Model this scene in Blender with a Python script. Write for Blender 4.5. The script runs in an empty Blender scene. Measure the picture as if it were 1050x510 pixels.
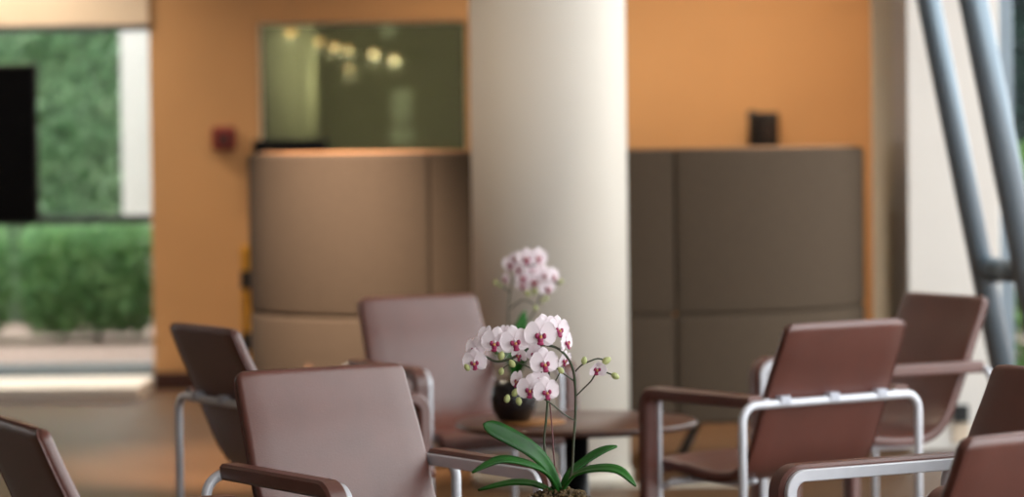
import bpy, bmesh, math, random
from mathutils import Vector, Matrix
random.seed(7)
S = bpy.context.scene
COL = S.collection

# ------------------------------------------------------------------ camera
F_PX, Y_HOR, ROLL, CAM_Z = 3200.0, 145.4, math.radians(0.7), 1.26
PITCH = math.atan((255 - Y_HOR) / F_PX)
_c, _s = math.cos(ROLL), math.sin(ROLL)
_R = Vector((1, 0, 0)); _U = Vector((0, math.sin(PITCH), math.cos(PITCH))); _Fw = Vector((0, math.cos(PITCH), -math.sin(PITCH)))
CR = _c * _R - _s * _U
CU = _s * _R + _c * _U
cam_d = bpy.data.cameras.new('camera')
cam_d.sensor_fit = 'HORIZONTAL'; cam_d.sensor_width = 36.0
cam_d.lens = 36.0 * F_PX / 1050.0
cam_d.clip_end = 200
cam_d.dof.use_dof = True
cam_d.dof.focus_distance = 6.0
cam_d.dof.aperture_fstop = 2.95
cam = bpy.data.objects.new('camera', cam_d); COL.objects.link(cam)
m = Matrix((( CR.x, CU.x, -_Fw.x, 0), (CR.y, CU.y, -_Fw.y, 0), (CR.z, CU.z, -_Fw.z, CAM_Z), (0, 0, 0, 1)))
cam.matrix_world = m
S.camera = cam

def at(px, py, d):
    """point of the place seen at photograph pixel (px, py), at depth y = d metres"""
    r = _Fw + CR * ((px - 525) / F_PX) - CU * ((py - 255) / F_PX)
    return Vector((0, 0, CAM_Z)) + r * (d / r.y)

# ------------------------------------------------------------------ world, exposure
w = bpy.data.worlds.new('overcast_sky'); S.world = w; w.use_nodes = True
bg = w.node_tree.nodes['Background']
bg.inputs[0].default_value = (0.95, 0.975, 1.0, 1); bg.inputs[1].default_value = 5.2
S.view_settings.view_transform = 'Standard'
S.view_settings.look = 'None'
S.view_settings.gamma = 1.0
S.view_settings.use_curve_mapping = False
S.view_settings.exposure = 0.0

def portal(name, loc, rot, sx, sy):
    l = bpy.data.lights.new(name, 'AREA'); l.shape = 'RECTANGLE'; l.size = sx; l.size_y = sy
    l.cycles.is_portal = True
    o = bpy.data.objects.new(name, l); COL.objects.link(o); o.location = loc; o.rotation_euler = rot
    return o
FAC_X, FAC_Y0, FAC_Y1, CEIL = 2.45, -5.0, 12.4, 3.4
NEAR_X = 0.3
# daylight comes in through the long glass front on the right
portal('daylight_portal', (FAC_X + .02, (FAC_Y0 + FAC_Y1) / 2, CEIL / 2), (0, math.radians(90), 0), CEIL, FAC_Y1 - FAC_Y0)
portal('daylight_portal_near', ((NEAR_X + FAC_X) / 2, FAC_Y0 - .02, CEIL / 2), (math.radians(90), 0, 0), FAC_X - NEAR_X, CEIL)

# ------------------------------------------------------------------ materials
def rgb(h):
    v = [int(h[i:i + 2], 16) / 255 for i in (0, 2, 4)]
    return tuple(x / 12.92 if x <= .04045 else ((x + .055) / 1.055) ** 2.4 for x in v) + (1,)

def mat(name, col, rough=.5, metal=0., spec=.5, noise=0., nscale=20., bump=0., bscale=200., col2=None, coat=0., trans=0., stretch=None):
    m = bpy.data.materials.new(name); m.use_nodes = True
    nt = m.node_tree; b = nt.nodes['Principled BSDF']
    c = rgb(col) if isinstance(col, str) else tuple(col) + (1,)
    b.inputs['Base Color'].default_value = c
    b.inputs['Roughness'].default_value = rough
    b.inputs['Metallic'].default_value = metal
    b.inputs['Specular IOR Level'].default_value = spec
    b.inputs['Coat Weight'].default_value = coat
    tc = nt.nodes.new('ShaderNodeTexCoord')
    src = tc.outputs['Object']
    if stretch:
        mp = nt.nodes.new('ShaderNodeMapping'); mp.inputs['Scale'].default_value = stretch
        nt.links.new(src, mp.inputs[0]); src = mp.outputs[0]
    if noise > 0 or col2:
        n = nt.nodes.new('ShaderNodeTexNoise'); n.inputs['Scale'].default_value = nscale; n.inputs['Detail'].default_value = 4
        nt.links.new(src, n.inputs['Vector'])
        mx = nt.nodes.new('ShaderNodeMix'); mx.data_type = 'RGBA'
        c2 = (rgb(col2) if isinstance(col2, str) else tuple(col2) + (1,)) if col2 else tuple(x * (1 - noise) for x in c[:3]) + (1,)
        mx.inputs['A'].default_value = c; mx.inputs['B'].default_value = c2
        rp = nt.nodes.new('ShaderNodeMapRange'); rp.inputs[1].default_value = .35; rp.inputs[2].default_value = .65
        nt.links.new(n.outputs['Fac'], rp.inputs[0]); nt.links.new(rp.outputs[0], mx.inputs['Factor'])
        nt.links.new(mx.outputs['Result'], b.inputs['Base Color'])
    if bump > 0:
        n2 = nt.nodes.new('ShaderNodeTexNoise'); n2.inputs['Scale'].default_value = bscale; n2.inputs['Detail'].default_value = 3
        nt.links.new(src, n2.inputs['Vector'])
        bp = nt.nodes.new('ShaderNodeBump'); bp.inputs['Strength'].default_value = bump; bp.inputs['Distance'].default_value = .002
        nt.links.new(n2.outputs['Fac'], bp.inputs['Height']); nt.links.new(bp.outputs[0], b.inputs['Normal'])
    if trans > 0:
        out = nt.nodes['Material Output']
        tl = nt.nodes.new('ShaderNodeBsdfTranslucent'); tl.inputs[0].default_value = c
        ms = nt.nodes.new('ShaderNodeMixShader'); ms.inputs[0].default_value = trans
        nt.links.new(b.outputs[0], ms.inputs[1]); nt.links.new(tl.outputs[0], ms.inputs[2]); nt.links.new(ms.outputs[0], out.inputs[0])
    return m

def glass(name, tint, refl):
    m = bpy.data.materials.new(name); m.use_nodes = True; nt = m.node_tree
    nt.nodes.remove(nt.nodes['Principled BSDF']); out = nt.nodes['Material Output']
    t = nt.nodes.new('ShaderNodeBsdfTransparent'); t.inputs[0].default_value = rgb(tint)
    g = nt.nodes.new('ShaderNodeBsdfGlossy'); g.inputs['Roughness'].default_value = .02
    ms = nt.nodes.new('ShaderNodeMixShader'); ms.inputs[0].default_value = refl
    nt.links.new(t.outputs[0], ms.inputs[1]); nt.links.new(g.outputs[0], ms.inputs[2]); nt.links.new(ms.outputs[0], out.inputs[0])
    return m

def emit(name, col, strength):
    m = bpy.data.materials.new(name); m.use_nodes = True
    b = m.node_tree.nodes['Principled BSDF']
    b.inputs['Base Color'].default_value = (0, 0, 0, 1)
    b.inputs['Emission Color'].default_value = rgb(col); b.inputs['Emission Strength'].default_value = strength
    return m

M = {}
M['leather'] = mat('wine_leather', (.118, .035, .025), rough=.33, spec=.85, noise=.18, nscale=9, bump=.35, bscale=420)
M['steel'] = mat('satin_silver_paint', 'd2d5dd', rough=.36, metal=.25, noise=.04, nscale=30)
M['clip'] = mat('grey_plastic', 'b8bcc8', rough=.45)
M['rubber'] = mat('black_rubber', '121212', rough=.7)
M['table'] = mat('walnut_table_top', '5a3a2c', rough=.3, spec=.5, col2='432a22', nscale=6, stretch=(1, 9, 1))
M['blackmetal'] = mat('black_metal', '0b0c0f', rough=.35, metal=.3)
M['floor'] = mat('polished_stone_floor', '563d27', rough=.42, spec=.3, col2='4b3420', nscale=1.6)
M['ceiling'] = mat('white_ceiling', 'eeece6', rough=.9, noise=.03, nscale=3)
M['orange'] = mat('ochre_orange_paint', 'c09262', rough=.8, noise=.06, nscale=2.5, bump=.05, bscale=60)
M['cream'] = mat('cream_plaster', 'd8c6b0', rough=.85, noise=.05, nscale=3)
M['darkwall'] = mat('warm_grey_plaster', '8c7c6c', rough=.7, noise=.1, nscale=3)
M['white'] = mat('white_plaster', 'dedad4', rough=.75, noise=.04, nscale=4, bump=.05, bscale=60)
M['taupe'] = mat('taupe_plaster', 'dcd7c4', rough=.8, noise=.05, nscale=4)
M['column'] = mat('cream_column_paint', 'e2dcd1', rough=.6, noise=.03, nscale=2, bump=.05, bscale=40)
M['fabric'] = mat('taupe_brown_felt', '4f4337', rough=.95, spec=.15, noise=.12, nscale=60, bump=.4, bscale=500)
M['lit_piping'] = mat('tan_lit_piping', 'a87850', rough=.7, noise=.1, nscale=40)  # tan carries the warm light along the booth's top edge
M['seat_fabric'] = mat('brown_seat_fabric', '70503a', rough=.9, noise=.1, nscale=60)
M['skirting'] = mat('dark_mahogany_skirting', '3a1c16', rough=.5, noise=.2, nscale=5, stretch=(1, 12, 12))
M['frame'] = mat('dark_window_metal', '3c4244', rough=.4, metal=.3, noise=.08, nscale=6)
M['bluegrey'] = mat('blue_grey_metal', '7d8b96', rough=.4, metal=.2, noise=.06, nscale=6)
M['tube'] = mat('blue_grey_steel_tube', '7e8e9a', rough=.34, metal=.4, noise=.06, nscale=4)
M['glass'] = glass('clear_glass', 'f4f5f4', .05)
M['greenglass'] = glass('green_tinted_glass', 'b4b8a6', .16)
M['screen'] = mat('black_screen', '040508', rough=.25, spec=.3, noise=.1, nscale=3)
M['black'] = mat('black_plastic', '0a0a0b', rough=.45, noise=.1, nscale=30)
M['grey_btn'] = mat('grey_buttons', '2a2724', rough=.5)
M['red'] = mat('red_plastic', '74221a', rough=.5, noise=.08, nscale=20)
M['whiteplastic'] = mat('white_plastic', 'd8d6d2', rough=.5)
M['yellow'] = mat('yellow_paint', 'd99a16', rough=.5, noise=.06, nscale=12)
M['leaf_orchid'] = mat('orchid_leaf_green', '286a20', rough=.35, spec=.4, col2='1c501d', nscale=14, stretch=(1, 1, 1), trans=.12)
M['stem'] = mat('orchid_stem_green', '2f4426', rough=.5, col2='3e3a2a', nscale=60)
M['stake'] = mat('purple_brown_stake', '6b3a3c', rough=.5, noise=.1, nscale=60)
M['petal'] = mat('pink_white_petal', 'f8f1f4', rough=.5, spec=.25, col2='f3e3ec', nscale=70, trans=.22)
M['lip'] = mat('magenta_lip', '860f45', rough=.45, col2='a52f60', nscale=250)
M['lipyellow'] = mat('yellow_lip_centre', 'd8a860', rough=.5, noise=.3, nscale=300)
M['bud'] = mat('pale_green_bud', 'c6cb8e', rough=.45, col2='aab374', nscale=120, trans=.15)
M['bark'] = mat('orchid_bark', '6a5432', rough=.9, col2='3a2a1a', nscale=90)
M['ceramic'] = mat('black_glazed_ceramic', '141011', rough=.25, spec=.5, noise=.2, nscale=20)
M['board'] = mat('oak_board', '9a6a3c', rough=.5, col2='84562c', nscale=8, stretch=(1, 10, 1))
M['vine'] = mat('vine_leaf', 'b4d2ac', rough=.5, col2='86b088', nscale=3, trans=.4)
M['hedge'] = mat('hedge_leaf', 'a6cf94', rough=.5, col2='5d9060', nscale=5, trans=.4)
M['darkleaf'] = mat('dark_tree_leaf', '1f4a3e', rough=.5, col2='12302a', nscale=4, trans=.2)
M['lightleaf'] = mat('bright_shrub_leaf', '6fa04c', rough=.5, col2='4a7c38', nscale=5, trans=.3)
M['trunk'] = mat('grey_brown_bark', '4a4034', rough=.9, noise=.3, nscale=20)
M['gravel'] = mat('pinkish_gravel', 'cbac9e', rough=.9, col2='9c8a80', nscale=30)
M['outwall'] = mat('outdoor_white_render', 'e8e6e2', rough=.8, noise=.04, nscale=4)
M['outdark'] = mat('green_garden_wall', '8aa48a', rough=.9, noise=.2, nscale=4)
M['olive'] = mat('olive_room_paint', '6f7062', rough=.9, noise=.1, nscale=2)
M['trim'] = mat('pale_metal_strip', 'b8b0a2', rough=.45, metal=.2, noise=.05, nscale=10)
M['warm_bulb'] = emit('warm_lamp_glow', 'ffc48a', 6)
M['downlight'] = emit('warm_downlight_glow', 'ffdcae', 12)
M['window_light'] = mat('pale_blue_window_light', 'aab4b0', rough=.6, noise=.1, nscale=4)  # pale colour stands in for the brightness of far windows

# ------------------------------------------------------------------ mesh helpers
def link(name, me, material=None, parent=None, smooth=False):
    o = bpy.data.objects.new(name, me); COL.objects.link(o)
    if material is not None:
        for mm in (material if isinstance(material, (list, tuple)) else [material]): me.materials.append(M[mm])
    if smooth:
        for p in me.polygons: p.use_smooth = True
    if parent is not None: o.parent = parent
    return o

def frombm(name, bm, material, parent=None, smooth=False):
    bmesh.ops.recalc_face_normals(bm, faces=bm.faces)
    me = bpy.data.meshes.new(name); bm.to_mesh(me); bm.free()
    return link(name, me, material, parent, smooth)

def tag(o, label=None, cat=None, group=None, kind=None):
    if label: o['label'] = label
    if cat: o['category'] = cat
    if group: o['group'] = group
    if kind: o['kind'] = kind
    return o

def empty(name, loc=(0, 0, 0), rz=0):
    o = bpy.data.objects.new(name, None); COL.objects.link(o); o.location = loc; o.rotation_euler = (0, 0, rz)
    o.empty_display_size = .05
    return o

def bm_box(bm, lo, hi, bevel=0, seg=2):
    x0, y0, z0 = lo; x1, y1, z1 = hi
    vs = [bm.verts.new(p) for p in ((x0, y0, z0), (x1, y0, z0), (x1, y1, z0), (x0, y1, z0), (x0, y0, z1), (x1, y0, z1), (x1, y1, z1), (x0, y1, z1))]
    fs = [bm.faces.new([vs[i] for i in f]) for f in ((0, 3, 2, 1), (4, 5, 6, 7), (0, 1, 5, 4), (1, 2, 6, 5), (2, 3, 7, 6), (3, 0, 4, 7))]
    if bevel:
        es = list({e for f in fs for e in f.edges})
        bmesh.ops.bevel(bm, geom=es, offset=bevel, segments=seg, affect='EDGES', profile=.5)

def box(name, lo, hi, material, parent=None, bevel=0, kind=None):
    bm = bmesh.new(); bm_box(bm, lo, hi, bevel)
    o = frombm(name, bm, material, parent)
    if kind: o['kind'] = kind
    return o

def bm_sweep(bm, rings, close_ends=True, closed_path=False):
    vr = [[bm.verts.new(p) for p in r] for r in rings]
    n = len(vr[0]); k = len(vr)
    for i in range(k if closed_path else k - 1):
        a, b = vr[i], vr[(i + 1) % k]
        for j in range(n):
            bm.faces.new((a[j], a[(j + 1) % n], b[(j + 1) % n], b[j]))
    if close_ends and not closed_path:
        bm.faces.new(vr[0][::-1]); bm.faces.new(vr[-1])

def tube_rings(pts, rad, n=10):
    pts = [Vector(p) for p in pts]
    rads = rad if isinstance(rad, (list, tuple)) else [rad] * len(pts)
    rings = []; prev = None
    for i, p in enumerate(pts):
        t = (pts[min(i + 1, len(pts) - 1)] - pts[max(i - 1, 0)]).normalized()
        if prev is None:
            ref = Vector((0, 0, 1)) if abs(t.z) < .9 else Vector((1, 0, 0))
            a = t.cross(ref).normalized()
        else:
            a = (prev - t * prev.dot(t)).normalized()
        b = t.cross(a); prev = a
        rings.append([p + (a * math.cos(2 * math.pi * k / n) + b * math.sin(2 * math.pi * k / n)) * rads[i] for k in range(n)])
    return rings

def tube(name, pts, rad, material, parent=None, n=10):
    bm = bmesh.new(); bm_sweep(bm, tube_rings(pts, rad, n))
    return frombm(name, bm, material, parent, smooth=True)

def smoothpath(pts, k=6):
    """Catmull-Rom through the points"""
    P = [Vector(p) for p in pts]; out = []
    for i in range(len(P) - 1):
        p0 = P[max(i - 1, 0)]; p1 = P[i]; p2 = P[i + 1]; p3 = P[min(i + 2, len(P) - 1)]
        for j in range(k):
            t = j / k
            out.append(.5 * ((2 * p1) + (p2 - p0) * t + (2 * p0 - 5 * p1 + 4 * p2 - p3) * t * t + (3 * p1 - p0 - 3 * p2 + p3) * t ** 3))
    out.append(P[-1]); return out

def lathe(name, prof, material, parent=None, n=32, loc=(0, 0, 0), cap=True):
    bm = bmesh.new(); rings = []
    for r, z in prof:
        rings.append([Vector((loc[0] + r * math.cos(2 * math.pi * k / n), loc[1] + r * math.sin(2 * math.pi * k / n), loc[2] + z)) for k in range(n)])
    bm_sweep(bm, rings, close_ends=cap)
    return frombm(name, bm, material, parent, smooth=True)

def smooth_by_angle(o, deg=40):
    me = o.data
    for p in me.polygons: p.use_smooth = True
    bm = bmesh.new(); bm.from_mesh(me)
    for e in bm.edges:
        if len(e.link_faces) == 2 and e.calc_face_angle() > math.radians(deg): e.smooth = False
    bm.to_mesh(me); bm.free()

def copy_tree(o, parent=None):
    c = o.copy(); COL.objects.link(c); c.parent = parent
    for ch in list(o.children): copy_tree(ch, c)
    return c

# ------------------------------------------------------------------ the setting
WALL_Y = 16.1
LEFT_X = -7.0
def struct(name, lo, hi, material, bevel=0, label=None):
    o = box(name, lo, hi, material, None, bevel, 'structure')
    if label: o['label'] = label
    return o

struct('floor', (LEFT_X, -5.2, -.1), (FAC_X + .1, WALL_Y + .2, 0), 'floor', label='polished brown stone floor of the lounge')
struct('ceiling', (LEFT_X - .2, -5.2, CEIL), (FAC_X + .15, WALL_Y + .2, CEIL + .12), 'ceiling', label='white ceiling above the lounge')
struct('wall_left', (LEFT_X - .2, -5.2, 0), (LEFT_X, WALL_Y + .2, CEIL), 'darkwall', label='warm grey side wall on the left')
struct('wall_near', (LEFT_X, FAC_Y0 - .2, 0), (NEAR_X, FAC_Y0, CEIL), 'darkwall', label='warm grey wall behind the viewer')
w5 = box('window_5', (NEAR_X, FAC_Y0 - .1, .06), (FAC_X, FAC_Y0 - .088, CEIL), 'glass'); tag(w5, 'glazed end of the lounge behind the viewer', kind='structure')
for i in range(3):
    xx = NEAR_X + i * (FAC_X - NEAR_X) / 2
    box('mullion', (xx - .03, FAC_Y0 - .14, 0), (xx + .03, FAC_Y0 - .04, CEIL), 'bluegrey', w5, .004)

# back wall with the interior window opening
wx0 = at(156, 250, WALL_Y).x
gx0, gx1 = at(265, 90, WALL_Y).x, at(479, 90, WALL_Y).x
gz0, gz1 = 1.205, at(370, 22, WALL_Y).z
wx1 = at(931, 250, 12.5).x + .37
bm = bmesh.new()
bm_box(bm, (wx0, WALL_Y, 0), (gx0, WALL_Y + .2, CEIL)); bm_box(bm, (gx1, WALL_Y, 0), (wx1, WALL_Y + .2, CEIL))
bm_box(bm, (gx0, WALL_Y, 0), (gx1, WALL_Y + .2, gz0)); bm_box(bm, (gx0, WALL_Y, gz1), (gx1, WALL_Y + .2, CEIL))
wb = frombm('wall_back', bm, 'orange'); tag(wb, 'ochre orange painted back wall behind the booth', kind='structure')
struct('baseboard_back', (wx0 - .0, WALL_Y - .03, 0), (wx1, WALL_Y, .09), 'skirting', .004, 'dark wooden skirting along the orange wall')
# pane of the interior window
wi = box('window_2', (gx0 + .012, WALL_Y + .09, gz0 + .012), (gx1 - .012, WALL_Y + .102, gz1 - .012), 'greenglass'); tag(wi, 'green tinted interior window in the orange wall', kind='structure')
bm = bmesh.new()
for lo, hi in (((gx0, WALL_Y + .06, gz0), (gx1, WALL_Y + .13, gz0 + .012)), ((gx0, WALL_Y + .06, gz1 - .012), (gx1, WALL_Y + .13, gz1)),
               ((gx0, WALL_Y + .06, gz0 + .012), (gx0 + .012, WALL_Y + .13, gz1 - .012)), ((gx1 - .012, WALL_Y + .06, gz0 + .012), (gx1, WALL_Y + .13, gz1 - .012))):
    bm_box(bm, lo, hi)
frombm('frame', bm, 'taupe', wi)
# the dim room behind that window
RB = WALL_Y + .2
bm = bmesh.new()
bm_box(bm, (-1.82, RB + 13, 0), (.9, RB + 13.2, 3)); bm_box(bm, (-1.82, RB, 0), (-1.74, RB + 13, 3)); bm_box(bm, (.7, RB, 0), (.9, RB + 13, 3))
tag(frombm('wall_far', bm, 'olive'), 'olive walls of the dim room behind the interior window', kind='structure')
bm = bmesh.new(); bm_box(bm, (-1.82, RB, -.1), (.9, RB + 13.2, 0)); tag(frombm('floor_far', bm, 'olive'), 'floor of the dim room behind the window', kind='structure')
bm = bmesh.new(); bm_box(bm, (-1.82, RB, 3), (.9, RB + 13.2, 3.1)); tag(frombm('ceiling_far', bm, 'ceiling'), 'ceiling of the dim room behind the window', kind='structure')

# window opening on the left of the orange wall: header, kerb, frame, glass
hz = at(75, 26, WALL_Y).z
struct('wall_header', (LEFT_X, WALL_Y - .02, hz), (wx0, WALL_Y + .2, CEIL), 'cream', label='cream lintel above the garden window')
kz = .105
struct('trim_2', (LEFT_X, WALL_Y - .7, 0), (wx0, WALL_Y + .2, .07), 'white', .006, label='pale stone sill strip below the garden window')
tz = at(95, 226, WALL_Y).z
w1 = box('window_1', (LEFT_X, WALL_Y + .09, kz), (wx0, WALL_Y + .10, hz), 'glass'); tag(w1, 'tall garden window beside the orange wall', kind='structure')
box('bottom_rail', (LEFT_X, WALL_Y + .03, .07), (wx0, WALL_Y + .16, kz + .028), 'bluegrey', w1, .004)
box('transom', (LEFT_X, WALL_Y + .04, tz - .022), (wx0, WALL_Y + .15, tz + .022), 'frame', w1, .004)
box('top_rail', (LEFT_X, WALL_Y + .05, hz - .03), (wx0, WALL_Y + .14, hz), 'bluegrey', w1, .004)

# white pier on the right
PY = 12.5
px0 = at(931, 250, PY).x; px1 = px0 + .37
bm = bmesh.new(); bm_box(bm, (px0, PY, 0), (px1, PY + .45, CEIL), .006)
tag(frombm('wall_pier', bm, 'white'), 'white plastered pier behind the slanted steel tubes', kind='structure')
bm = bmesh.new(); bm_box(bm, (px1 - .05, PY + .45, 0), (px1, WALL_Y, CEIL)); tag(frombm('wall_side', bm, 'orange'), 'ochre orange side wall behind the pier', kind='structure')
bm = bmesh.new(); bm_box(bm, (px0 + .0, PY + .45, 0), (px0 + .16, 13.72, CEIL))
tag(frombm('wall_return', bm, 'taupe'), 'grey taupe wall return between pier and orange wall', kind='structure')
# glass front: end bay beside the pier and the long side
g3 = box('window_3', (px1 + .06, PY + .10, 0), (FAC_X, PY + .112, CEIL), 'glass'); tag(g3, 'end bay of the glass front beside the white pier', kind='structure')
box('mullion', (px1, PY + .03, 0), (px1 + .06, PY + .18, CEIL), 'bluegrey', g3, .004)
g4 = empty('window_4'); tag(g4, 'long glass front along the right side', kind='structure')
nb = 7; bw = (PY + .1 - FAC_Y0) / nb
for i in range(nb):
    box('pane', (FAC_X, FAC_Y0 + i * bw + .03, .06), (FAC_X + .012, FAC_Y0 + (i + 1) * bw - .03, CEIL), 'glass', g4)
    box('mullion', (FAC_X - .04, FAC_Y0 + i * bw - .03, 0), (FAC_X + .06, FAC_Y0 + i * bw + .03, CEIL), 'bluegrey', g4, .004)
struct('trim_1', (.25, 11.26, 0), (.95, 11.36, .006), 'trim', label='pale metal strip set in the floor before the booth')

# ------------------------------------------------------------------ ceiling downlights (lamps of the place and added fill)
def downlight(x, y, power, label, spot=1.9, blend=.8, col=(1, .84, .64), tilt=0):
    t = empty('ceiling_downlight', (x, y, CEIL)); tag(t, label, 'ceiling light', 'recessed warm ceiling downlights')
    lathe('ring', [(.055, 0), (.075, 0), (.075, -.008), (.055, -.012)], 'whiteplastic', t, 20, cap=False)
    lathe('lens', [(.001, -.004), (.055, -.004), (.055, -.001), (.001, -.001)], 'downlight', t, 20)
    l = bpy.data.lights.new('downlight_lamp', 'SPOT'); l.energy = power; l.color = col; l.spot_size = spot; l.spot_blend = blend; l.shadow_soft_size = .06
    o = bpy.data.objects.new('downlight_lamp', l); COL.objects.link(o); o.parent = t; o.location = (0, 0, -.03); o.rotation_euler = (math.radians(tilt), 0, 0)
    return t
for x, y, p, lb in ((1.3, 15.0, 270, 'warm ceiling downlight washing the orange wall above the phone'),
                    (.2, 15.0, 180, 'warm ceiling downlight washing the orange wall behind the column'),
                    (-.8, 15.0, 25, 'warm ceiling downlight before the interior window'),
                    (-1.7, 14.6, 30, 'warm ceiling downlight above the red fire alarm'),
                    (-2.9, 15.55, 420, 'warm ceiling downlight added to brighten the garden window lintel and sill')):  # last lamp added to brighten the lintel and sill
    downlight(x, y, p, lb)
for x, y, p, lb in ((-1.3, 10.3, 230, 'warm fill downlight added to brighten the left of the column'),):  # fill lamp added for the column's left side
    downlight(x, y, p, lb)
downlight(-.95, 10.6, 2200, 'warm adjustable downlight turned to the rounded left booth corner', .62, .9, (1, .80, .65), 27)

# ------------------------------------------------------------------ column
cx = at(564, 260, 11.45).x
t = empty('round_column', (cx, 11.45, 0)); tag(t, 'thick round cream column in the middle of the lounge', 'column')
lathe('shaft', [(.286, 0), (.286, CEIL)], 'column', t, 64)
lathe('base_ring', [(.286, 0), (.296, 0), (.296, .05), (.292, .056), (.286, .056)], 'trim', t, 64, cap=False)

# ------------------------------------------------------------------ high-backed booth seen from behind
BY = 11.95; BX0 = at(254, 250, 12.6).x; BX1 = at(890, 250, 12.6).x; BR = .72; TH = .09
ZB, ZS, ZT = .165, at(380, 327, BY).z, at(370, 157.5, BY).z
def arc(cx_, cy_, r, a0, a1, n):
    return [(cx_ + r * math.cos(math.radians(a0 + (a1 - a0) * i / n)), cy_ + r * math.sin(math.radians(a0 + (a1 - a0) * i / n))) for i in range(n + 1)]
bo = empty('booth_sofa', ((BX0 + BX1) / 2, BY, 0)); tag(bo, 'high-backed taupe upholstered booth seen from behind', 'booth')
OX, OY = bo.location.x, bo.location.y
def panel_mesh(path, normals, z0, z1, th, r=.018):
    """upholstered panel along a plan path with softly rounded edges"""
    prof = []
    n = 4
    pr = [(0 + r, z0), (th - r, z0)]
    cs = [(r, z0 + r, 180, 270), (th - r, z0 + r, 270, 360), (th - r, z1 - r, 0, 90), (r, z1 - r, 90, 180)]
    for c0, c1, a0, a1 in cs:
        for i in range(n + 1):
            a = math.radians(a0 + (a1 - a0) * i / n); prof.append((c0 + r * math.cos(a), c1 + r * math.sin(a)))
    rings = []
    L = [0]
    for i in range(1, len(path)): L.append(L[-1] + math.dist(path[i], path[i - 1]))
    ins = [(0, .6), (.25, .85), (1, 1)]
    idx = []
    for i, (p, nn) in enumerate(zip(path, normals)):
        d = min(L[i], L[-1] - L[i]); k = 1 if d >= r else math.sqrt(max(0, 1 - ((r - d) / r) ** 2))
        o_ = r * (1 - k)
        ring = []
        for (q, z) in prof:
            q2 = min(max(q, o_), th - o_); z2 = min(max(z, z0 + o_ * .6), z1 - o_ * .6)
            ring.append(Vector((p[0] + nn[0] * q2 - OX, p[1] + nn[1] * q2 - OY, z2)))
        rings.append(ring)
    return rings
def dens(path_fn, n):  # parameter samples packed at the two ends
    ts = sorted(set([0, .003, .008, .016, 1, .997, .992, .984] + [i / n for i in range(n + 1)]))
    return [path_fn(t_) for t_ in ts]
sl, sr = at(441, 250, BY).x, at(692, 250, BY).x
RL, RR = sl - BX0, BX1 - sr
def f_left(t_):  a = math.radians(180 + 90 * t_); return ((BX0 + RL + RL * math.cos(a), BY + RL + RL * math.sin(a)), (-math.cos(a), -math.sin(a)))
def f_mid(t_):   return ((sl + (sr - sl) * t_, BY), (0, 1))
def f_right(t_): a = math.radians(270 + 90 * t_); return ((BX1 - RR + RR * math.cos(a), BY + RR + RR * math.sin(a)), (-math.cos(a), -math.sin(a)))
def f_sl(t_):    return ((BX0, BY + RL + .6 * (1 - t_)), (1, 0))
def f_sr(t_):    return ((BX1, BY + RR + .6 * t_), (-1, 0))
for nm, fn, n in (('left', f_left, 20), ('mid', f_mid, 6), ('right', f_right, 20), ('sl', f_sl, 4), ('sr', f_sr, 4)):
    for z0, z1 in ((ZB, ZS), (ZS, ZT)):
        pp = dens(fn, n)
        bm = bmesh.new(); bm_sweep(bm, panel_mesh([q[0] for q in pp], [q[1] for q in pp], z0, z1, TH))
        o = frombm('back_panel', bm, 'fabric', bo); smooth_by_angle(o, 50)
pp = [fn(t_ / 12) for fn in (f_sl, f_left, f_mid, f_right, f_sr) for t_ in range(12)]
tube('top_lit_piping', [(p[0] + nn[0] * TH * .55 - OX, p[1] + nn[1] * TH * .55 - OY, ZT + .002) for p, nn in pp], .008, 'lit_piping', bo, 8)
# seat inside and slanted legs
bm = bmesh.new(); bm_box(bm, (BX0 + .25 - OX, .16, .22), (BX1 - .25 - OX, .78, .42), .04); frombm('seat_cushion', bm, 'seat_fabric', bo)
bm = bmesh.new(); bm_box(bm, (BX0 + .3 - OX, .2, ZB - .005), (BX1 - .3 - OX, .75, .22)); frombm('seat_base', bm, 'blackmetal', bo)
for x, dx in ((BX0 + .5, -.1), (.74, -.1), (-.1, .1), (BX1 - .45, .1)):
    tube('leg', [(x - OX, .3, ZB + .02), (x + dx - OX, .22, 0)], .018, 'blackmetal', bo, 8)

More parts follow.
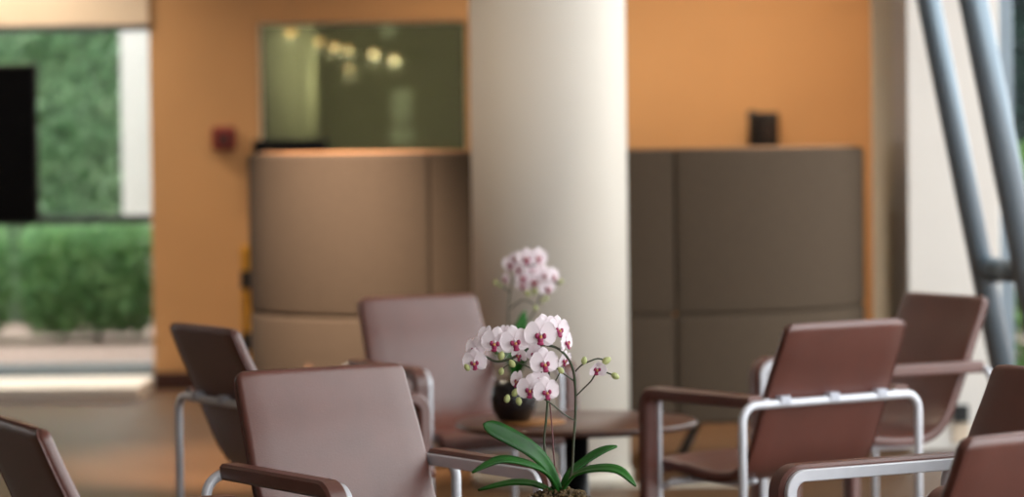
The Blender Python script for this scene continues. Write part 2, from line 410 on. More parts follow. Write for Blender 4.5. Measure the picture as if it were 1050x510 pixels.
# ------------------------------------------------------------------ the armchair
def build_chair():
    root = empty('lounge_armchair')
    # seat and back: one leather sling.  (y forward, z up), rear bar at y = 0
    prof = smoothpath([(0, -.058, .787), (0, -.030, .72), (0, .000, .655), (0, .026, .592), (0, .056, .52), (0, .088, .45), (0, .125, .405), (0, .180, .382), (0, .27, .380), (0, .38, .392), (0, .46, .400), (0, .500, .388), (0, .512, .365)], 6)
    P = [Vector((0, p.y, p.z)) for p in prof]
    L = [0]
    for i in range(1, len(P)): L.append(L[-1] + (P[i] - P[i - 1]).length)
    # resample, packed at ends
    tot = L[-1]
    ds = sorted(set([0, .0012, .004, .008, .013, .02, .03, tot, tot - .0012, tot - .004, tot - .008, tot - .013, tot - .02, tot - .03] + [tot * i / 44 for i in range(1, 44)]))
    def samp(d):
        for i in range(len(L) - 1):
            if L[i] <= d <= L[i + 1] + 1e-9:
                k = (d - L[i]) / (L[i + 1] - L[i]); return P[i].lerp(P[i + 1], k)
        return P[-1]
    th = .026; r = .022; re = th / 2
    rings = []; rim = []
    for d in ds:
        p = samp(d); t = (samp(min(d + .004, tot)) - samp(max(d - .004, 0))).normalized()
        n = Vector((0, -t.z, t.y))      # towards the sitter: forward/up
        if n.y < 0 and n.z < 0: n = -n
        e = min(d, tot - d)
        wd = .202 + .008 * min(1, d / .2)
        k = 1 if e >= r else math.sqrt(max(0, 1 - ((r - e) / r) ** 2))
        hw = wd - r * (1 - k)
        ke = 1 if e >= re else math.sqrt(max(.02, 1 - ((re - e) / re) ** 2))
        h = re * ke
        ring = []
        nx = 9
        for i in range(nx):       # front face, slight cushion crown
            u = -1 + 2 * i / (nx - 1)
            ring.append(p + Vector((u * (hw - re * .8), 0, 0)) + n * (h + .006 * (1 - u * u) * ke))
        for a in (60, 30, 0, -30, -60):
            ring.append(p + Vector((hw - re * .8 + re * .8 * math.cos(math.radians(a)), 0, 0)) + n * (h * math.sin(math.radians(a))))
        for i in range(nx):
            u = 1 - 2 * i / (nx - 1)
            ring.append(p + Vector((u * (hw - re * .8), 0, 0)) - n * h)
        for a in (-120, -150, 180, 150, 120):
            ring.append(p + Vector((-(hw - re * .8) + re * .8 * math.cos(math.radians(a)), 0, 0)) + n * (h * math.sin(math.radians(a))))
        rings.append(ring); rim.append((p - n * h * .86, hw))
    bm = bmesh.new(); bm_sweep(bm, rings)
    o = frombm('sling_shell', bm, 'leather', root, smooth=True); o['label'] = 'wine-brown leather seat and back in one curved sling'
    # stitched welt round the rear rim
    loop = [Vector((h - .002, q.y, q.z)) for q, h in rim] + [Vector((-(h - .002), q.y, q.z)) for q, h in rim[::-1]]
    bm = bmesh.new(); bm_sweep(bm, tube_rings(loop + [loop[0]], .0022, 5)); frombm('welt', bm, 'leather', root, smooth=True)
    # rear inverted-U tube
    R, hw, zc, cr = .011, .30, .583, .045
    pts = [(-hw, 0, .012)] + [(-hw + cr - cr * math.cos(a), 0, zc - cr + cr * math.sin(a)) for a in [math.radians(90 * i / 8) for i in range(9)]]
    pts += [(hw - cr + cr * math.sin(a), 0, zc - cr + cr * math.cos(a)) for a in [math.radians(90 * i / 8) for i in range(9)]] + [(hw, 0, .012)]
    tube('rear_frame', pts, R, 'steel', root, 14)
    for x in (-.165, 0, .165):
        bm = bmesh.new(); bm_box(bm, (x - .017, -.0135, zc - .004), (x + .017, .016, zc + .019), .003); frombm('clip', bm, 'clip', root)
    # arms: metal strip inside, leather cover on top and outside, running down as the front leg
    ztop, yf, ra = .606, .473, .055
    def armpath(off):       # off = distance below the outer surface
        q = [(.004, ztop - off), (.2, ztop - off)]
        for i in range(11):
            a = math.radians(90 - 9 * i); rr = ra - off
            q.append((yf - ra + rr * math.cos(a), ztop - ra + rr * math.sin(a)))
        return q
    for s in (-1, 1):
        def strip(nm, x0, x1, o0, o1, zend, material, y0, bev):
            A, B = armpath(o0), armpath(o1)
            A[0] = (y0, A[0][1]); B[0] = (y0, B[0][1])
            A.append((A[-1][0], zend)); B.append((B[-1][0], zend))
            rings = []
            for (a, b) in zip(A, B):
                a, b = Vector((0, a[0], a[1])), Vector((0, b[0], b[1])); m_ = (b - a).normalized() * bev
                xs0, xs1 = s * x0, s * x1; bx = bev * (1 if xs1 > xs0 else -1)
                rings.append([a + Vector((xs0 + bx, 0, 0)), a + Vector((xs1 - bx, 0, 0)), a + m_ + Vector((xs1, 0, 0)), b - m_ + Vector((xs1, 0, 0)),
                              b + Vector((xs1 - bx, 0, 0)), b + Vector((xs0 + bx, 0, 0)), b - m_ + Vector((xs0, 0, 0)), a + m_ + Vector((xs0, 0, 0))])
            bm = bmesh.new(); bm_sweep(bm, rings); ob_ = frombm(nm, bm, material, root); smooth_by_angle(ob_, 30); return ob_
        strip('arm_pad', .226, .272, 0, .034, .02, 'leather', .008, .006)
        strip('arm_bar', .213, .226, .009, .033, .012, 'steel', -.004, .002)
        for nm, x, y in (('glide', s * .30, 0), ('glide', s * .222, .456)):
            lathe(nm, [(.012, 0), (.012, .014)], 'rubber', root, 12, (x, y, 0))
    tube('seat_rail', [(-.214, .40, .352), (.214, .40, .352)], .010, 'steel', root, 10)
    for s in (-1, 1):
        tube('seat_bracket', [(s * .212, .455, .33), (s * .212, .40, .352)], .008, 'steel', root, 8)
        tube('seat_runner', [(s * .15, .40, .358), (s * .15, .2, .358), (s * .15, .13, .372)], .007, 'steel', root, 8)
    return root

chairs = [  # x, y, facing angle, label
    (-.380, 6.541, -32.36, 'wine leather armchair with its lit front turned towards the orchid, nearest left of the orchid'),
    (-.267, 9.564, -28.26, 'mauve-lit leather armchair behind the table, left of the column, facing the viewer'),
    (.823, 8.054, 144.8, 'brown leather armchair seen from behind with three clips on its silver rear bar'),
    (-.762, 8.192, -119.6, 'dark armchair seen from behind in front of the orange wall at the left'),
    (1.246, 9.290, 62.05, 'dark leather armchair facing left below the slanted steel tubes'),
    (1.051, 6.241, 59.95, 'dark-fronted armchair at the right edge with long silver arm bar reaching left'),
    (.836, 5.035, 145.5, 'closest armchair at the bottom right corner, only its back top showing'),
    (-.818, 5.411, -114.0, 'dark armchair back cut off at the bottom left corner'),
]
proto = build_chair()
for i, (x, y, a, lb) in enumerate(chairs):
    o = proto if i == 0 else copy_tree(proto)
    a = math.radians(a)
    # model faces +Y ; facing vector is (-sin a, -cos a)
    o.location = (x, y, 0); o.rotation_euler = (0, 0, math.pi - a)
    tag(o, lb, 'armchair', 'leather armchairs around the two tables')

# ------------------------------------------------------------------ low round tables
TZ = .47
def build_table():
    t = empty('round_table')
    lathe('table_top', [(.001, TZ - .02), (.325, TZ - .02), (.337, TZ - .017), (.342, TZ - .010), (.341, TZ - .003), (.336, TZ), (.001, TZ)], 'table', t, 72)
    lathe('top_plate', [(.12, TZ - .028), (.12, TZ - .02)], 'blackmetal', t, 32)
    lathe('pedestal', [(.036, .012), (.034, .03), (.034, TZ - .028)], 'blackmetal', t, 28)
    lathe('base_disc', [(.23, 0), (.232, .006), (.225, .012), (.05, .016)], 'blackmetal', t, 48)
    return t
TBX, TBY = at(591, 431, 8.8).x, 8.8
TFX, TFY = .13, 5.85
tb = build_table(); tb.location = (TBX, TBY, 0); tag(tb, 'low round brown table on a black pedestal before the column', 'table', 'low round tables')
tf = copy_tree(tb); tf.location = (TFX, TFY, 0); tag(tf, 'low round table under the nearest orchid, below the frame edge', 'table', 'low round tables')

# ------------------------------------------------------------------ orchids
def petal_mesh(name, wd, ln, curl, cup, pointed=.0, base=.22, nu=6, nv=9, material='petal'):
    """petal in local XZ plane growing up +Z from the origin, facing -Y"""
    bm = bmesh.new(); g = []
    for i in range(nv + 1):
        v = i / nv
        vm = .58 - pointed
        hw = wd * (base + (1 - base) * math.sin(math.pi / 2 * v / vm) ** 1.1 if v < vm else math.sqrt(max(.01, 1 - ((v - vm) / (1 - vm)) ** 2)))
        row = []
        for j in range(nu + 1):
            u = -1 + 2 * j / nu
            x = u * hw; z = ln * v - .03 * ln * u * u * v
            y = curl * v * v * ln + cup * u * u * wd
            row.append(bm.verts.new((x, y, z)))
        g.append(row)
    for i in range(nv):
        for j in range(nu):
            bm.faces.new((g[i][j], g[i][j + 1], g[i + 1][j + 1], g[i + 1][j]))
    me = bpy.data.meshes.new(name); bm.to_mesh(me); bm.free(); me.materials.append(M[material])
    for p in me.polygons: p.use_smooth = True
    return me
ME_PETAL = petal_mesh('petal', .62, .95, .06, -.10, 0)
ME_SEPAL = petal_mesh('sepal', .38, 1.0, .10, .10, .15)
def ball_mesh(name, rx, ry, rz, material, n=8, off=(0, 0, 0), taper=0):
    bm = bmesh.new(); bmesh.ops.create_uvsphere(bm, u_segments=n + 2, v_segments=n, radius=1)
    for v in bm.verts:
        k = 1 - taper * max(0, v.co.z)
        v.co = Vector((v.co.x * rx * k + off[0], v.co.y * ry * k + off[1], v.co.z * rz + off[2]))
    me = bpy.data.meshes.new(name); bm.to_mesh(me); bm.free(); me.materials.append(M[material])
    for p in me.polygons: p.use_smooth = True
    return me
def lip_mesh():
    bm = bmesh.new()
    def blob(c, r):
        geo = bmesh.ops.create_uvsphere(bm, u_segments=8, v_segments=6, radius=1)
        for v in geo['verts']: v.co = Vector((c[0] + v.co.x * r[0], c[1] + v.co.y * r[1], c[2] + v.co.z * r[2]))
    blob((0, -.22, -.30), (.17, .11, .26)); blob((-.2, -.2, -.08), (.13, .11, .17)); blob((.2, -.2, -.08), (.13, .11, .17)); blob((0, -.30, -.5), (.2, .07, .1))
    me = bpy.data.meshes.new('lip'); bm.to_mesh(me); bm.free(); me.materials.append(M['lip'])
    for p in me.polygons: p.use_smooth = True
    return me
ME_LIP = lip_mesh()
ME_THROAT = ball_mesh('throat', .09, .10, .10, 'lipyellow', 6, (0, -.26, -.13))
ME_COLUMN = ball_mesh('flower', .08, .14, .10, 'petal', 6, (0, -.10, .04))
ME_BUD = ball_mesh('bud', .75, .75, 1.0, 'bud', 8, (0, 0, 0), .25)

def flower(parent, loc, r, yaw=0, pitch=0, roll=0, open_=1.0):
    """an orchid flower; faces -Y when yaw = 0"""
    f = link('flower', ME_COLUMN, None, parent)
    f.location = loc; f.scale = (r, r, r); f.rotation_euler = (math.radians(pitch), math.radians(roll), math.radians(yaw))
    fold = (1 - open_) * 55
    def put(nm, me, ang, dy, sc=1.0):
        o = link(nm, me, None, f); o.location = (0, dy, 0); o.scale = (sc, sc, sc)
        o.rotation_euler = (Matrix.Rotation(math.radians(-ang), 4, 'Y') @ Matrix.Rotation(math.radians(fold), 4, 'X')).to_euler()
    j = random.uniform(-6, 6)
    put('sepal', ME_SEPAL, 0 + j, .03); put('sepal', ME_SEPAL, 128 + j, .03, .92); put('sepal', ME_SEPAL, -128 + j, .03, .92)
    put('petal', ME_PETAL, 78 + j, -.02); put('petal', ME_PETAL, -78 + j, -.02)
    link('lip', ME_LIP, None, f); link('throat', ME_THROAT, None, f)
    return f
def bud(parent, loc, r, tilt=(0, 0)):
    b = link('bud', ME_BUD, None, parent); b.location = loc; b.scale = (r, r, r); b.rotation_euler = (math.radians(tilt[0]), math.radians(tilt[1]), 0); return b

def leaf(parent, pts, wd, fold=.25, thick=.0022, up=(0, 0, 1), tipk=.6, tipp=1.7):
    """strap leaf along a spine, folded along the midrib"""
    P = smoothpath(pts, 6); n = len(P); rings = []
    for i, p in enumerate(P):
        v = i / (n - 1)
        t = (P[min(i + 1, n - 1)] - P[max(i - 1, 0)]).normalized()
        side = t.cross(Vector(up)).normalized(); nn = side.cross(t).normalized()
        k = (.38 + .62 * math.sin(math.pi * min(1, v / tipk) * .5)) if v < tipk else max(.03, 1 - ((v - tipk) / (1 - tipk)) ** tipp)
        hw = wd * k
        top = [(-1, 1), (-.5, .38), (0, 0), (.5, .38), (1, 1)]
        ring = [p + side * (u * hw) + nn * (abs(q) * fold * hw + thick) for u, q in top]
        ring += [p + side * (u * hw) + nn * (abs(q) * fold * hw - thick) for u, q in top[::-1]]
        rings.append(ring)
    bm = bmesh.new(); bm_sweep(bm, rings)
    return frombm('leaf', bm, 'leaf_orchid', parent, smooth=True)

def pot(parent, r, z0, h):
    lathe('pot', [(r * .55, z0), (r * .66, z0 + .002), (r * .93, z0 + h * .3), (r, z0 + h * .55), (r * .94, z0 + h * .8), (r * .78, z0 + h), (r * .70, z0 + h), (r * .68, z0 + h * .93), (.001, z0 + h * .93)], 'ceramic', parent, 40)

def bark(parent, r, z, n=160):
    bm = bmesh.new()
    for i in range(n):
        a = random.uniform(0, 6.283); q = r * math.sqrt(random.random()); s_ = random.uniform(.003, .007)
        geo = bmesh.ops.create_icosphere(bm, subdivisions=1, radius=1)
        m_ = Matrix.Translation((q * math.cos(a), q * math.sin(a), z + random.uniform(0, .022) * (1 - .6 * q / r))) @ Matrix.Rotation(random.uniform(0, 3), 4, Vector((random.random(), random.random(), random.random())).normalized()) @ Matrix.Diagonal((s_ * random.uniform(.8, 2), s_, s_ * random.uniform(.4, .9), 1))
        bmesh.ops.transform(bm, matrix=m_, verts=geo['verts'])
    o = frombm('bark_mix', bm, 'bark', parent); o['kind'] = 'stuff'; return o

# --- nearest orchid, in focus
OD = 5.8
ob0 = at(573, 505, OD); ORX, ORZ = ob0.x, TZ
orc = empty('potted_orchid', (ORX, OD, TZ)); tag(orc, 'pink and white orchid in focus with long green strap leaves', 'orchid', 'potted orchids')
def W(px, py, dy=0.):
    q = at(px, py, OD + dy); return Vector((q.x - ORX, q.y - OD, q.z - TZ))
PH = W(573, 510).z                      # pot rim height above the table
pot(orc, .075, 0, PH); bark(orc, .050, PH - .003, 300)
b0 = W(573, 504)
def L(*pts): return [W(*p) for p in pts]
leaf(orc, L((574, 506, 0), (562, 480, -.01), (545, 462, -.02), (520, 447, -.025), (495, 435, -.03)), .0165, .18, up=(.25, -1, .45), tipk=.8, tipp=2.6)
leaf(orc, L((572, 506, -.005), (560, 487, -.03), (540, 477, -.055), (512, 473, -.08), (484, 485, -.10)), .0145, .25, up=(0, -.4, 1))
leaf(orc, L((570, 507, 0), (548, 497, .02), (522, 496, .035), (490, 503, .05)), .0085, .2, up=(0, -.5, 1))
leaf(orc, L((575, 506, .01), (584, 487, .02), (604, 471, .03), (620, 462, .035), (633, 458, .04)), .0105, .25, up=(-.3, -.6, 1))
leaf(orc, L((576, 506, -.005), (590, 488, -.03), (612, 482, -.05), (635, 484, -.07), (652, 499, -.085)), .0135, .25, up=(0, -.42, 1))
def stem(*pts, r=.0022, mt='stem'): return tube('stem', smoothpath(L(*pts), 5), r, mt, orc, 7)
# main spike, arching left
stem((577, 507, 0), (586, 485, 0), (588, 455, 0), (590, 425, 0), (590, 400, 0), (588, 381, -.005), (582, 367, -.01), (571, 357, -.015), (556, 354, -.02), (541, 358, -.025), (526, 367, -.03), (510, 371, -.03), (497, 366, -.03), (488, 370, -.03), r=.0025)
stem((569, 507, .01), (562, 480, .012), (558, 455, .012), (560, 430, .012), (562, 405, .01), (563, 385, .0), (561, 368, -.01), r=.0022)
stem((572, 507, .015), (568, 470, .015), (566, 440, .015), (563, 405, .012), (561, 395, .012), r=.0014, mt='stake')['label'] = 'thin purple-brown support stake'
stem((590, 432, 0), (577, 424, -.01), (565, 414, -.015), (553, 407, -.02), (540, 403, -.025), (528, 404, -.025), (520, 408, -.025), r=.0015)
stem((589, 391, 0), (579, 384, -.01), (571, 378, -.015), (562, 370, -.02), r=.0014)
stem((590, 381, 0), (596, 375, -.005), (604, 371, -.01), (613, 368, -.01), (621, 370, -.01), r=.0015)
stem((590, 407, 0), (598, 399, -.005), (606, 391, -.01), (611, 384, -.012), (620, 382, -.012), (629, 385, -.012), r=.0015)
stem((541, 358, -.025), (532, 372, -.03), (520, 375, -.03), (514, 380, -.03), r=.0011)
stem((556, 382, -.02), (543, 377, -.02), (530, 372, -.025), (524, 373, -.028), r=.0013)
stem((575, 380, -.012), (570, 390, -.005), (563, 400, 0), r=.0011)
PX = 1 / 552.0
for px, py, r, yaw, pit, rol, op, dy in (
    (488, 358, 12, -35, 5, 8, .92, -.035), (487, 371, 13, -15, 10, -6, 1, -.05), (499, 345, 11, -50, -10, 15, .75, -.02),
    (508, 351, 15, -12, 4, 5, 1, -.055), (518, 343, 10, -60, -15, 30, .7, -.01), (528, 350, 15.5, 5, 4, -8, 1, -.06),
    (533, 364, 10, -40, 12, 0, .85, -.035), (549, 363, 11, -25, 8, 10, .9, -.03), (554, 343, 17, 8, 2, 4, 1, -.065),
    (560, 336, 14, 25, -12, -12, .95, -.03), (572, 338, 14, 35, -8, 8, .9, -.02), (580, 351, 12, 60, 0, -5, .9, -.015),
    (558, 372, 15, 12, 6, -6, 1, -.06), (578, 369, 10, 50, 18, 0, .8, .01),
    (532, 391, 11, -55, -6, 12, .7, -.03), (544, 399, 14.5, -8, 6, 4, 1, -.055), (554, 390, 11, -10, -15, 25, .7, -.02),
    (560, 401, 14, 14, 6, -8, 1, -.06), (612, 377, 11.5, 15, 30, 5, .3, -.02)):
    flower(orc, W(px, py, dy), r * PX * 1.08, yaw, pit, rol, op)
for px, py, r, tx, ty, dy in ((514, 365, 4.6, 10, 15, -.06), (525, 373, 4.2, 0, -30, -.055), (479, 377, 3.8, 0, -35, -.05), (514, 381, 3.8, 5, 10, -.04),
    (528, 403, 4.2, 0, 20, -.045), (520, 409, 4.2, 0, 12, -.05), (532, 412, 4.2, 0, 170, -.05), (575, 380, 3.8, 0, -40, -.03),
    (599, 370, 4.0, 0, 10, -.012), (622, 370, 4.8, 0, 60, -.012), (631, 386, 4.4, 0, 120, -.014)):
    bud(orc, W(px, py, dy), r * PX * 1.08, (tx, ty))

# --- second orchid on the far table
OD2 = 8.72
o2 = at(527, 427, OD2)
board_z = TZ
bdx = at(546, 427, OD2).x
brd = lathe('wooden_board', [(.001, TZ), (.092, TZ), (.094, TZ + .004), (.092, TZ + .008), (.001, TZ + .008)], 'board', None, 40)
brd.location = (bdx, OD2, 0); tag(brd, 'round oak serving board under the black orchid pot', 'board')
orb = empty('potted_orchid', (o2.x + .0, OD2, TZ + .008)); tag(orb, 'blurred pale pink orchid in a round black pot on far table', 'orchid', 'potted orchids')
def W2(px, py, dy=0.):
    q = at(px, py, OD2 + dy); return Vector((q.x - orb.location.x, q.y - OD2, q.z - TZ - .008))
pot(orb, .066, 0, .115); bark(orb, .042, .105, 60)
def leaf2(pts, wd, up): return leaf(orb, [W2(*p) for p in pts], wd, .2, up=up)
leaf2(((527, 388, 0), (528, 365, -.02), (531, 345, -.03), (538, 318, -.03)), .027, (.6, -1, .1))
leaf2(((526, 388, 0), (520, 370, -.03), (514, 360, -.05), (508, 365, -.06)), .018, (0, -.6, 1))
leaf2(((529, 388, 0), (538, 372, -.02), (548, 364, -.04), (556, 372, -.05)), .018, (0, -.6, 1))
for pts in (((524, 388, 0), (522, 350, 0), (522, 310, 0), (526, 288, 0), (535, 275, -.02), (550, 272, -.03)),
            ((530, 388, .01), (537, 340, .01), (549, 318, .01), (556, 300, 0), (566, 292, 0), (575, 289, 0)),
            ((522, 300, 0), (514, 292, 0), (508, 289, 0)), ((524, 316, 0), (536, 308, -.01), (548, 312, -.01))):
    tube('stem', smoothpath([W2(*p) for p in pts], 5), .0024, 'stem', orb, 7)
P2 = 1 / 367.0
for px, py, r, yaw, pit, rol in ((524, 271, 9, -20, 5, 0), (533, 276, 8, -40, 0, 10), (540, 265, 10, -5, -5, 0), (552, 264, 9.5, 15, -5, 5), (546, 277, 10, 5, 5, -5), (537, 284, 9, -15, 8, 5),
    (558, 282, 9.5, 20, 5, 0), (548, 288, 9.5, 0, 10, 8), (567, 283, 8, 45, 5, 0), (536, 292, 8, -20, 15, 0), (561, 295, 8.5, 20, 12, -10), (519, 286, 7, -60, 0, 0), (529, 265, 7, -30, -15, 0)):
    flower(orb, W2(px, py, random.uniform(-.05, .03)), r * P2 * 1.15, yaw, pit, rol, .95)
for px, py, r in ((508, 290, 3.2), (513, 293, 2.6), (575, 289, 3.4), (541, 301, 4), (548, 299, 4), (560, 306, 3), (549, 316, 3.2), (556, 309, 2.6)):
    bud(orb, W2(px, py, -.01), r * P2, (0, random.uniform(-60, 60)))

# ------------------------------------------------------------------ slanted steel tubes
def brace(p_top, p_bot, r, label):
    a, b = Vector(p_top), Vector(p_bot); d = (b - a)
    top = a + d * ((CEIL - a.z) / d.z); bot = a + d * ((0 - a.z) / d.z)
    t = empty('steel_brace', bot); tag(t, label, 'steel tube', 'slanted steel tubes of the glass front')
    tube('pipe', [top - bot, Vector((0, 0, 0)) + (top - bot) * .004], r, 'tube', t, 28)
    lathe('base_plate', [(r * 2, 0), (r * 2, .012), (r * 1.2, .014)], 'tube', t, 28)
    lathe('top_plate', [(r * 2, -.012), (r * 2, 0)], 'tube', t, 28, top - bot)
    return t
D1, D2 = 10.5, 10.15
t1 = brace(at(952, 0, D1), at(1026, 370, D1), .0405, 'slanted blue-grey steel tube standing against the white pier')
t2 = brace(at(998, 0, D2), at(1056, 290, D2), .0475, 'slanted blue-grey steel tube closest to the right edge')
a, b = at(1013, 277, D1), at(1053, 279, D2)
dd = (b - a).normalized()
t3 = empty('steel_strut', a); tag(t3, 'short level steel strut joining the two slanted tubes', 'steel tube')
tube('pipe', [dd * .048, (b - a) - dd * .056], .038, 'tube', t3, 24)
tube('collar', [dd * .05, dd * .075], .043, 'tube', t3, 24)

# ------------------------------------------------------------------ things on the orange wall
p = at(230, 142, WALL_Y)
t = empty('fire_alarm', (p.x, WALL_Y, p.z)); tag(t, 'small red fire alarm on the orange wall', 'fire alarm')
bm = bmesh.new(); bm_box(bm, (-.062, -.035, -.062), (.062, 0, .062), .02, 4); frombm('housing', bm, 'red', t)
bm = bmesh.new(); bm_box(bm, (-.026, -.040, -.03), (.026, -.034, .022), .002); frombm('call_plate', bm, 'skirting', t)
p = at(782, 135, WALL_Y)
t = empty('wall_phone', (p.x, WALL_Y, p.z)); tag(t, 'black telephone mounted on the orange wall above the booth', 'telephone')
bm = bmesh.new(); bm_box(bm, (-.05, -.05, -.10), (.08, 0, .10), .012, 3); frombm('body', bm, 'black', t)
hs = smoothpath([(-.058, -.062, .095), (-.064, -.085, .06), (-.066, -.09, 0), (-.064, -.085, -.06), (-.058, -.062, -.095)], 4)
tube('handset', hs, [.026, .026, .024, .02, .017, .016, .015, .015, .015, .015, .015, .015, .016, .017, .02, .024, .026][:len(hs)], 'black', t, 10)
bm = bmesh.new(); bm_box(bm, (0, -.054, .05), (.066, -.049, .082), .002); frombm('display', bm, 'grey_btn', t)
bm = bmesh.new(); bm_box(bm, (0, -.054, -.05), (.05, -.049, .035), .002); kp = frombm('keypad', bm, 'skirting', t)
for i in range(3):
    for j in range(4):
        bm = bmesh.new(); bm_box(bm, (.004 + i * .0155, -.058, -.044 + j * .019), (.0155 + i * .0155, -.053, -.031 + j * .019), .001, 1); frombm('key', bm, 'grey_btn', kp)
tube('cord', smoothpath([(-.058, -.062, -.1), (-.075, -.06, -.16), (-.06, -.04, -.2), (-.03, -.03, -.15), (-.02, -.025, -.10)], 5), .004, 'black', t, 6)

# black wall-mounted monitor whose top shows above the booth
p0, p1 = at(259, 143.5, WALL_Y - .06), at(336, 143.5, WALL_Y - .06)
t = empty('wall_monitor', ((p0.x + p1.x) / 2, WALL_Y, p0.z - .26)); tag(t, 'black monitor on the wall with only its top edge above the booth', 'monitor')
hw = (p1.x - p0.x) / 2
bm = bmesh.new(); bm_box(bm, (-hw, -.06, 0), (hw, -.035, .26), .004); frombm('casing', bm, 'black', t)
bm = bmesh.new(); bm_box(bm, (-hw + .012, -.062, .015), (hw - .012, -.058, .248), 0); frombm('screen', bm, 'screen', t)
bm = bmesh.new(); bm_box(bm, (-.05, -.035, .08), (.05, 0, .18), .003); frombm('wall_bracket', bm, 'blackmetal', t)

# yellow post with black clips left of the booth
p = at(252, 300, 15.2); zt = at(249, 252, 15.2).z
t = empty('yellow_post', (p.x, 15.2, 0)); tag(t, 'slim yellow post with two black clips left of the booth', 'post')
bm = bmesh.new(); bm_box(bm, (-.021, -.02, .012), (.021, .02, zt), .006); frombm('shaft', bm, 'yellow', t)
lathe('foot', [(.12, 0), (.12, .008), (.04, .014)], 'yellow', t, 28)
for py in (287, 350):
    z = at(252, py, 15.2).z
    bm = bmesh.new(); bm_box(bm, (-.02, -.045, z - .045), (.032, -.018, z + .045), .005); frombm('clip', bm, 'black', t)

# black screen before the garden window, at the left edge
DY = 15.4
pa, pb = at(38, 66, DY), at(38, 230, DY)
t = empty('display_screen', (pa.x - .62, DY, 0)); tag(t, 'large black display screen before the garden window, cut off by left edge', 'screen')
bm = bmesh.new(); bm_box(bm, (-.62, -.03, pb.z), (.62, .02, pa.z), .006); frombm('casing', bm, 'black', t)
bm = bmesh.new(); bm_box(bm, (-.605, -.033, pb.z + .015), (.605, -.029, pa.z - .015)); frombm('panel', bm, 'screen', t)
tube('stand_pole', [(-.2, .05, .015), (-.2, .05, pb.z + .4)], .025, 'blackmetal', t, 14)
bm = bmesh.new(); bm_box(bm, (-.5, -.2, 0), (.1, .25, .016), .004); frombm('stand_base', bm, 'blackmetal', t)

# socket box on the pier
p = at(985, 424, PY)
t = empty('wall_socket', (p.x, PY, p.z)); tag(t, 'small black socket box low on the white pier', 'socket')
bm = bmesh.new(); bm_box(bm, (-.03, -.03, -.035), (.03, 0, .035), .004); frombm('housing', bm, 'black', t)
bm = bmesh.new(); bm_box(bm, (-.034, -.012, -.12), (.034, 0, -.037), .004); frombm('trunking', bm, 'cream', t)

# ------------------------------------------------------------------ lamps and painted bright windows in the room behind the interior window
for px, py, d, s_ in ((298, 32, 20.0, 1.2), (327, 42, 22.0, 1), (343, 47, 23.2, 1.1), (357, 50, 24.2, .9), (383, 54, 25.4, 1.1), (404, 60, 27.0, 1.1), (358, 70, 27.6, .8)):
    p = at(px, py, d)
    t = empty('pendant_lamp', (p.x, d, p.z))
    lb = {298: 'largest warm lamp, leftmost of the row seen through the interior window', 327: 'second warm lamp from the left behind the interior window', 343: 'third warm lamp from the left behind the interior window',
          357: 'fourth warm lamp of the row behind the interior window', 383: 'fifth warm lamp of the row behind the interior window', 404: 'last warm lamp at the right of the row behind window', 358: 'faint lower warm lamp below the row behind the window'}[px]
    if py == 70: lb = 'faint warm lamp hanging lowest, under the lamp row behind the interior window'
    tag(t, lb, 'lamp', 'warm lamps behind the interior window')
    lathe('bulb', [(.001, -.03 * s_), (.022 * s_, -.022 * s_), (.03 * s_, 0), (.022 * s_, .022 * s_), (.001, .03 * s_)], 'warm_bulb', t, 14)
    l = bpy.data.lights.new('pendant_glow', 'POINT'); l.energy = {298: 8, 327: 16, 343: 30, 357: 60}.get(px, 110) * s_; l.color = (1, .88, .68); l.shadow_soft_size = .03
    lo_ = bpy.data.objects.new('pendant_glow', l); COL.objects.link(lo_); lo_.parent = t; lo_.location = (0, 0, -.06)
    tube('cable', [(0, 0, .02), (0, 0, 3.0 - p.z)], .004, 'black', t, 6)
    lathe('cap', [(.03 * s_, .012), (.014, .05), (.006, .06)], 'blackmetal', t, 14)
for px, py, wd, hg, d, lb in ((410, 108, 20, 34, 28.8, 'pale tall panel painted as a bright window in the far room'), (410, 139, 24, 18, 28.9, 'pale low panel beneath it, painted as a bright far window'), (397, 29, 14, 18, 29.0, 'small pale panel near the ceiling, painted as a bright far window')):
    p = at(px, py, d); k = d / F_PX
    bm = bmesh.new(); bm_box(bm, (-wd * k / 2, -.03, -hg * k / 2), (wd * k / 2, 0, hg * k / 2), .006)
    o = frombm('window_light_panel', bm, 'window_light'); o.location = (p.x, RB + 13, p.z); tag(o, lb, 'panel', 'pale panels painted as bright far windows')

# ------------------------------------------------------------------ garden outside
def leaves(name, lo, hi, n, size, material, parent=None, seed=1, shape=None):
    rnd = random.Random(seed); V = []; Fc = []
    for i in range(n):
        while True:
            p = [rnd.uniform(a, b) for a, b in zip(lo, hi)]
            if shape is None or shape(*p): break
        s_ = size * rnd.uniform(.6, 1.3)
        m_ = Matrix.Rotation(rnd.uniform(0, 6.283), 3, 'Z') @ Matrix.Rotation(rnd.gauss(.6, .5), 3, 'X')
        k = len(V)
        for q in ((0, 0, 0), (.5, .5, .08), (0, 1.2, 0), (-.5, .5, .08)):
            V.append(Vector(p) + m_ @ Vector(q) * s_)
        Fc.append((k, k + 1, k + 2)); Fc.append((k, k + 2, k + 3))
    me = bpy.data.meshes.new(name); me.from_pydata(V, [], Fc); me.update()
    o = link(name, me, material, parent); o['kind'] = 'stuff'
    return o
GZ = .10
struct('wall_sky_blocker', (-11, WALL_Y + .0, CEIL + .12), (wx1, WALL_Y + .3, 3.8), 'outwall', label='unseen wall strip added above the garden window to cut sky light')  # out of view, added to hold back sky light from the garden
struct('ground_garden', (-11, WALL_Y + .2, -.2), (-1.83, 30, GZ), 'gravel', label='pale pinkish gravel outside the garden window')
struct('ground_side', (FAC_X + .12, -4, -.3), (9, 30, -.02), 'gravel', label='pale ground outside the glass front')
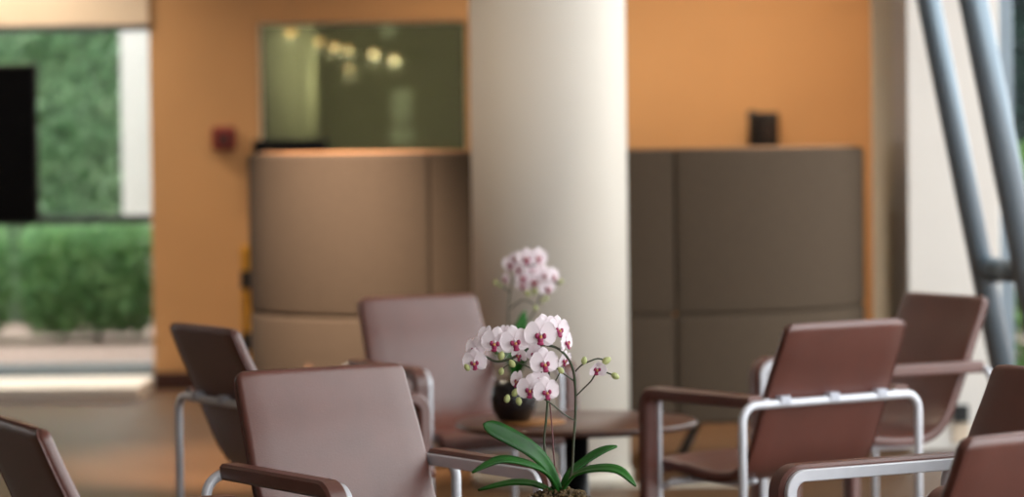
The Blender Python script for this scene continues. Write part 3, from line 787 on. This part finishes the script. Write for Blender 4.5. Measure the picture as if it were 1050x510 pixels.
struct('ground_end', (px1, PY + .5, -.3), (FAC_X + .12, WALL_Y, -.02), 'gravel', label='pale ground beside the end bay')
VY = 20.6
vw = empty('vine_wall', (-4.4, VY, GZ)); tag(vw, 'garden wall overgrown with green vines outside the window', 'vine wall')
vx1 = at(129, 120, VY).x
bm = bmesh.new(); bm_box(bm, (-2.6, .1, 0), (vx1 + 4.4, .3, 3.0)); frombm('wall_slab', bm, 'outdark', vw)
leaves('vine_foliage', (-2.6, -.22, .1), (vx1 + 4.38, .1, 3.0), 20000, .055, 'vine', vw, 3)
vx2 = at(160, 120, VY).x
wp = empty('garden_pillar', ((vx1 + vx2) / 2, VY, GZ)); tag(wp, 'bright white rendered pillar outside beside the vines', 'pillar')
hw = (vx2 - vx1) / 2 + .03
bm = bmesh.new(); bm_box(bm, (-hw + .03, -.25, 0), (hw + .1, .1, 3.0), .01); frombm('shaft', bm, 'outwall', wp)
bm = bmesh.new(); bm_box(bm, (-hw + .03, -.27, 3.0), (hw + .1, .12, 3.06), .008); frombm('coping', bm, 'outwall', wp)
# hedge of clipped shrubs in a row
hx = [(-4.42, .44), (-3.45, .44), (-2.53, .39)]
HYD = 18.6
hl = ['clipped green hedge shrub furthest left below the window transom', 'clipped green hedge shrub in the middle below the transom', 'clipped green hedge shrub beside the white pillar']
ht = at(80, 231, HYD).z
for i, (x, rw) in enumerate(hx):
    h_ = empty('hedge_shrub', (x, HYD, GZ)); tag(h_, hl[i], 'shrub', 'clipped hedge shrubs outside the window')
    top = ht - GZ
    sh = (lambda rw_, top_: (lambda X, Y, Z: (abs(X) / rw_) ** 8 + (abs(Y) / .32) ** 3 + (abs(Z - top_ * .53) / (top_ * .49)) ** 6 < 1 and (X * X / rw_ ** 2 + Y * Y / .1 + ((Z - top_ * .56) / (top_ * .46)) ** 2 > .35)))(rw, top)
    leaves('foliage', (-rw, -.33, top * .03), (rw, .33, top * 1.02), 5200, .045, 'hedge', h_, 10 + i, sh)
    tube('trunk', [(.06, 0, 0), (.04, -.02, top * .3), (0, 0, top * .7)], [.022, .018, .012], 'trunk', h_, 8)
    tube('branch', [(.04, -.02, top * .28), (.14, -.05, top * .6)], [.012, .007], 'trunk', h_, 6)
# trees outside the glass front
def tree(x, y, z, r, h, material, label, n, seed, size):
    t_ = empty('garden_tree', (x, y, -.02)); tag(t_, label, 'tree', 'greenery outside the glass front')
    leaves('foliage', (-r, -r, z), (r, r, z + h), n, size, material, t_, seed, lambda X, Y, Z: (X / r) ** 2 + (Y / r) ** 2 + ((Z - z - h / 2) / (h / 2)) ** 2 < 1)
    tube('trunk', [(0, 0, 0), (.03, 0, z + h * .3), (0, .02, z + h * .7)], [.07, .05, .03], 'trunk', t_, 10)
tree(3.15, 18.2, .7, 1.2, 3.6, 'darkleaf', 'dark blue-green tree seen behind the right steel tube', 15000, 31, .085)
tree(2.62, 15.6, -.02, .5, 1.25, 'lightleaf', 'bright green shrub low at the right edge behind the tubes', 4500, 32, .05)
tree(4.3, 21.5, .2, 1.7, 4.6, 'darkleaf', 'dark tree filling the gap furthest back beyond the glass front', 16000, 33, .10)
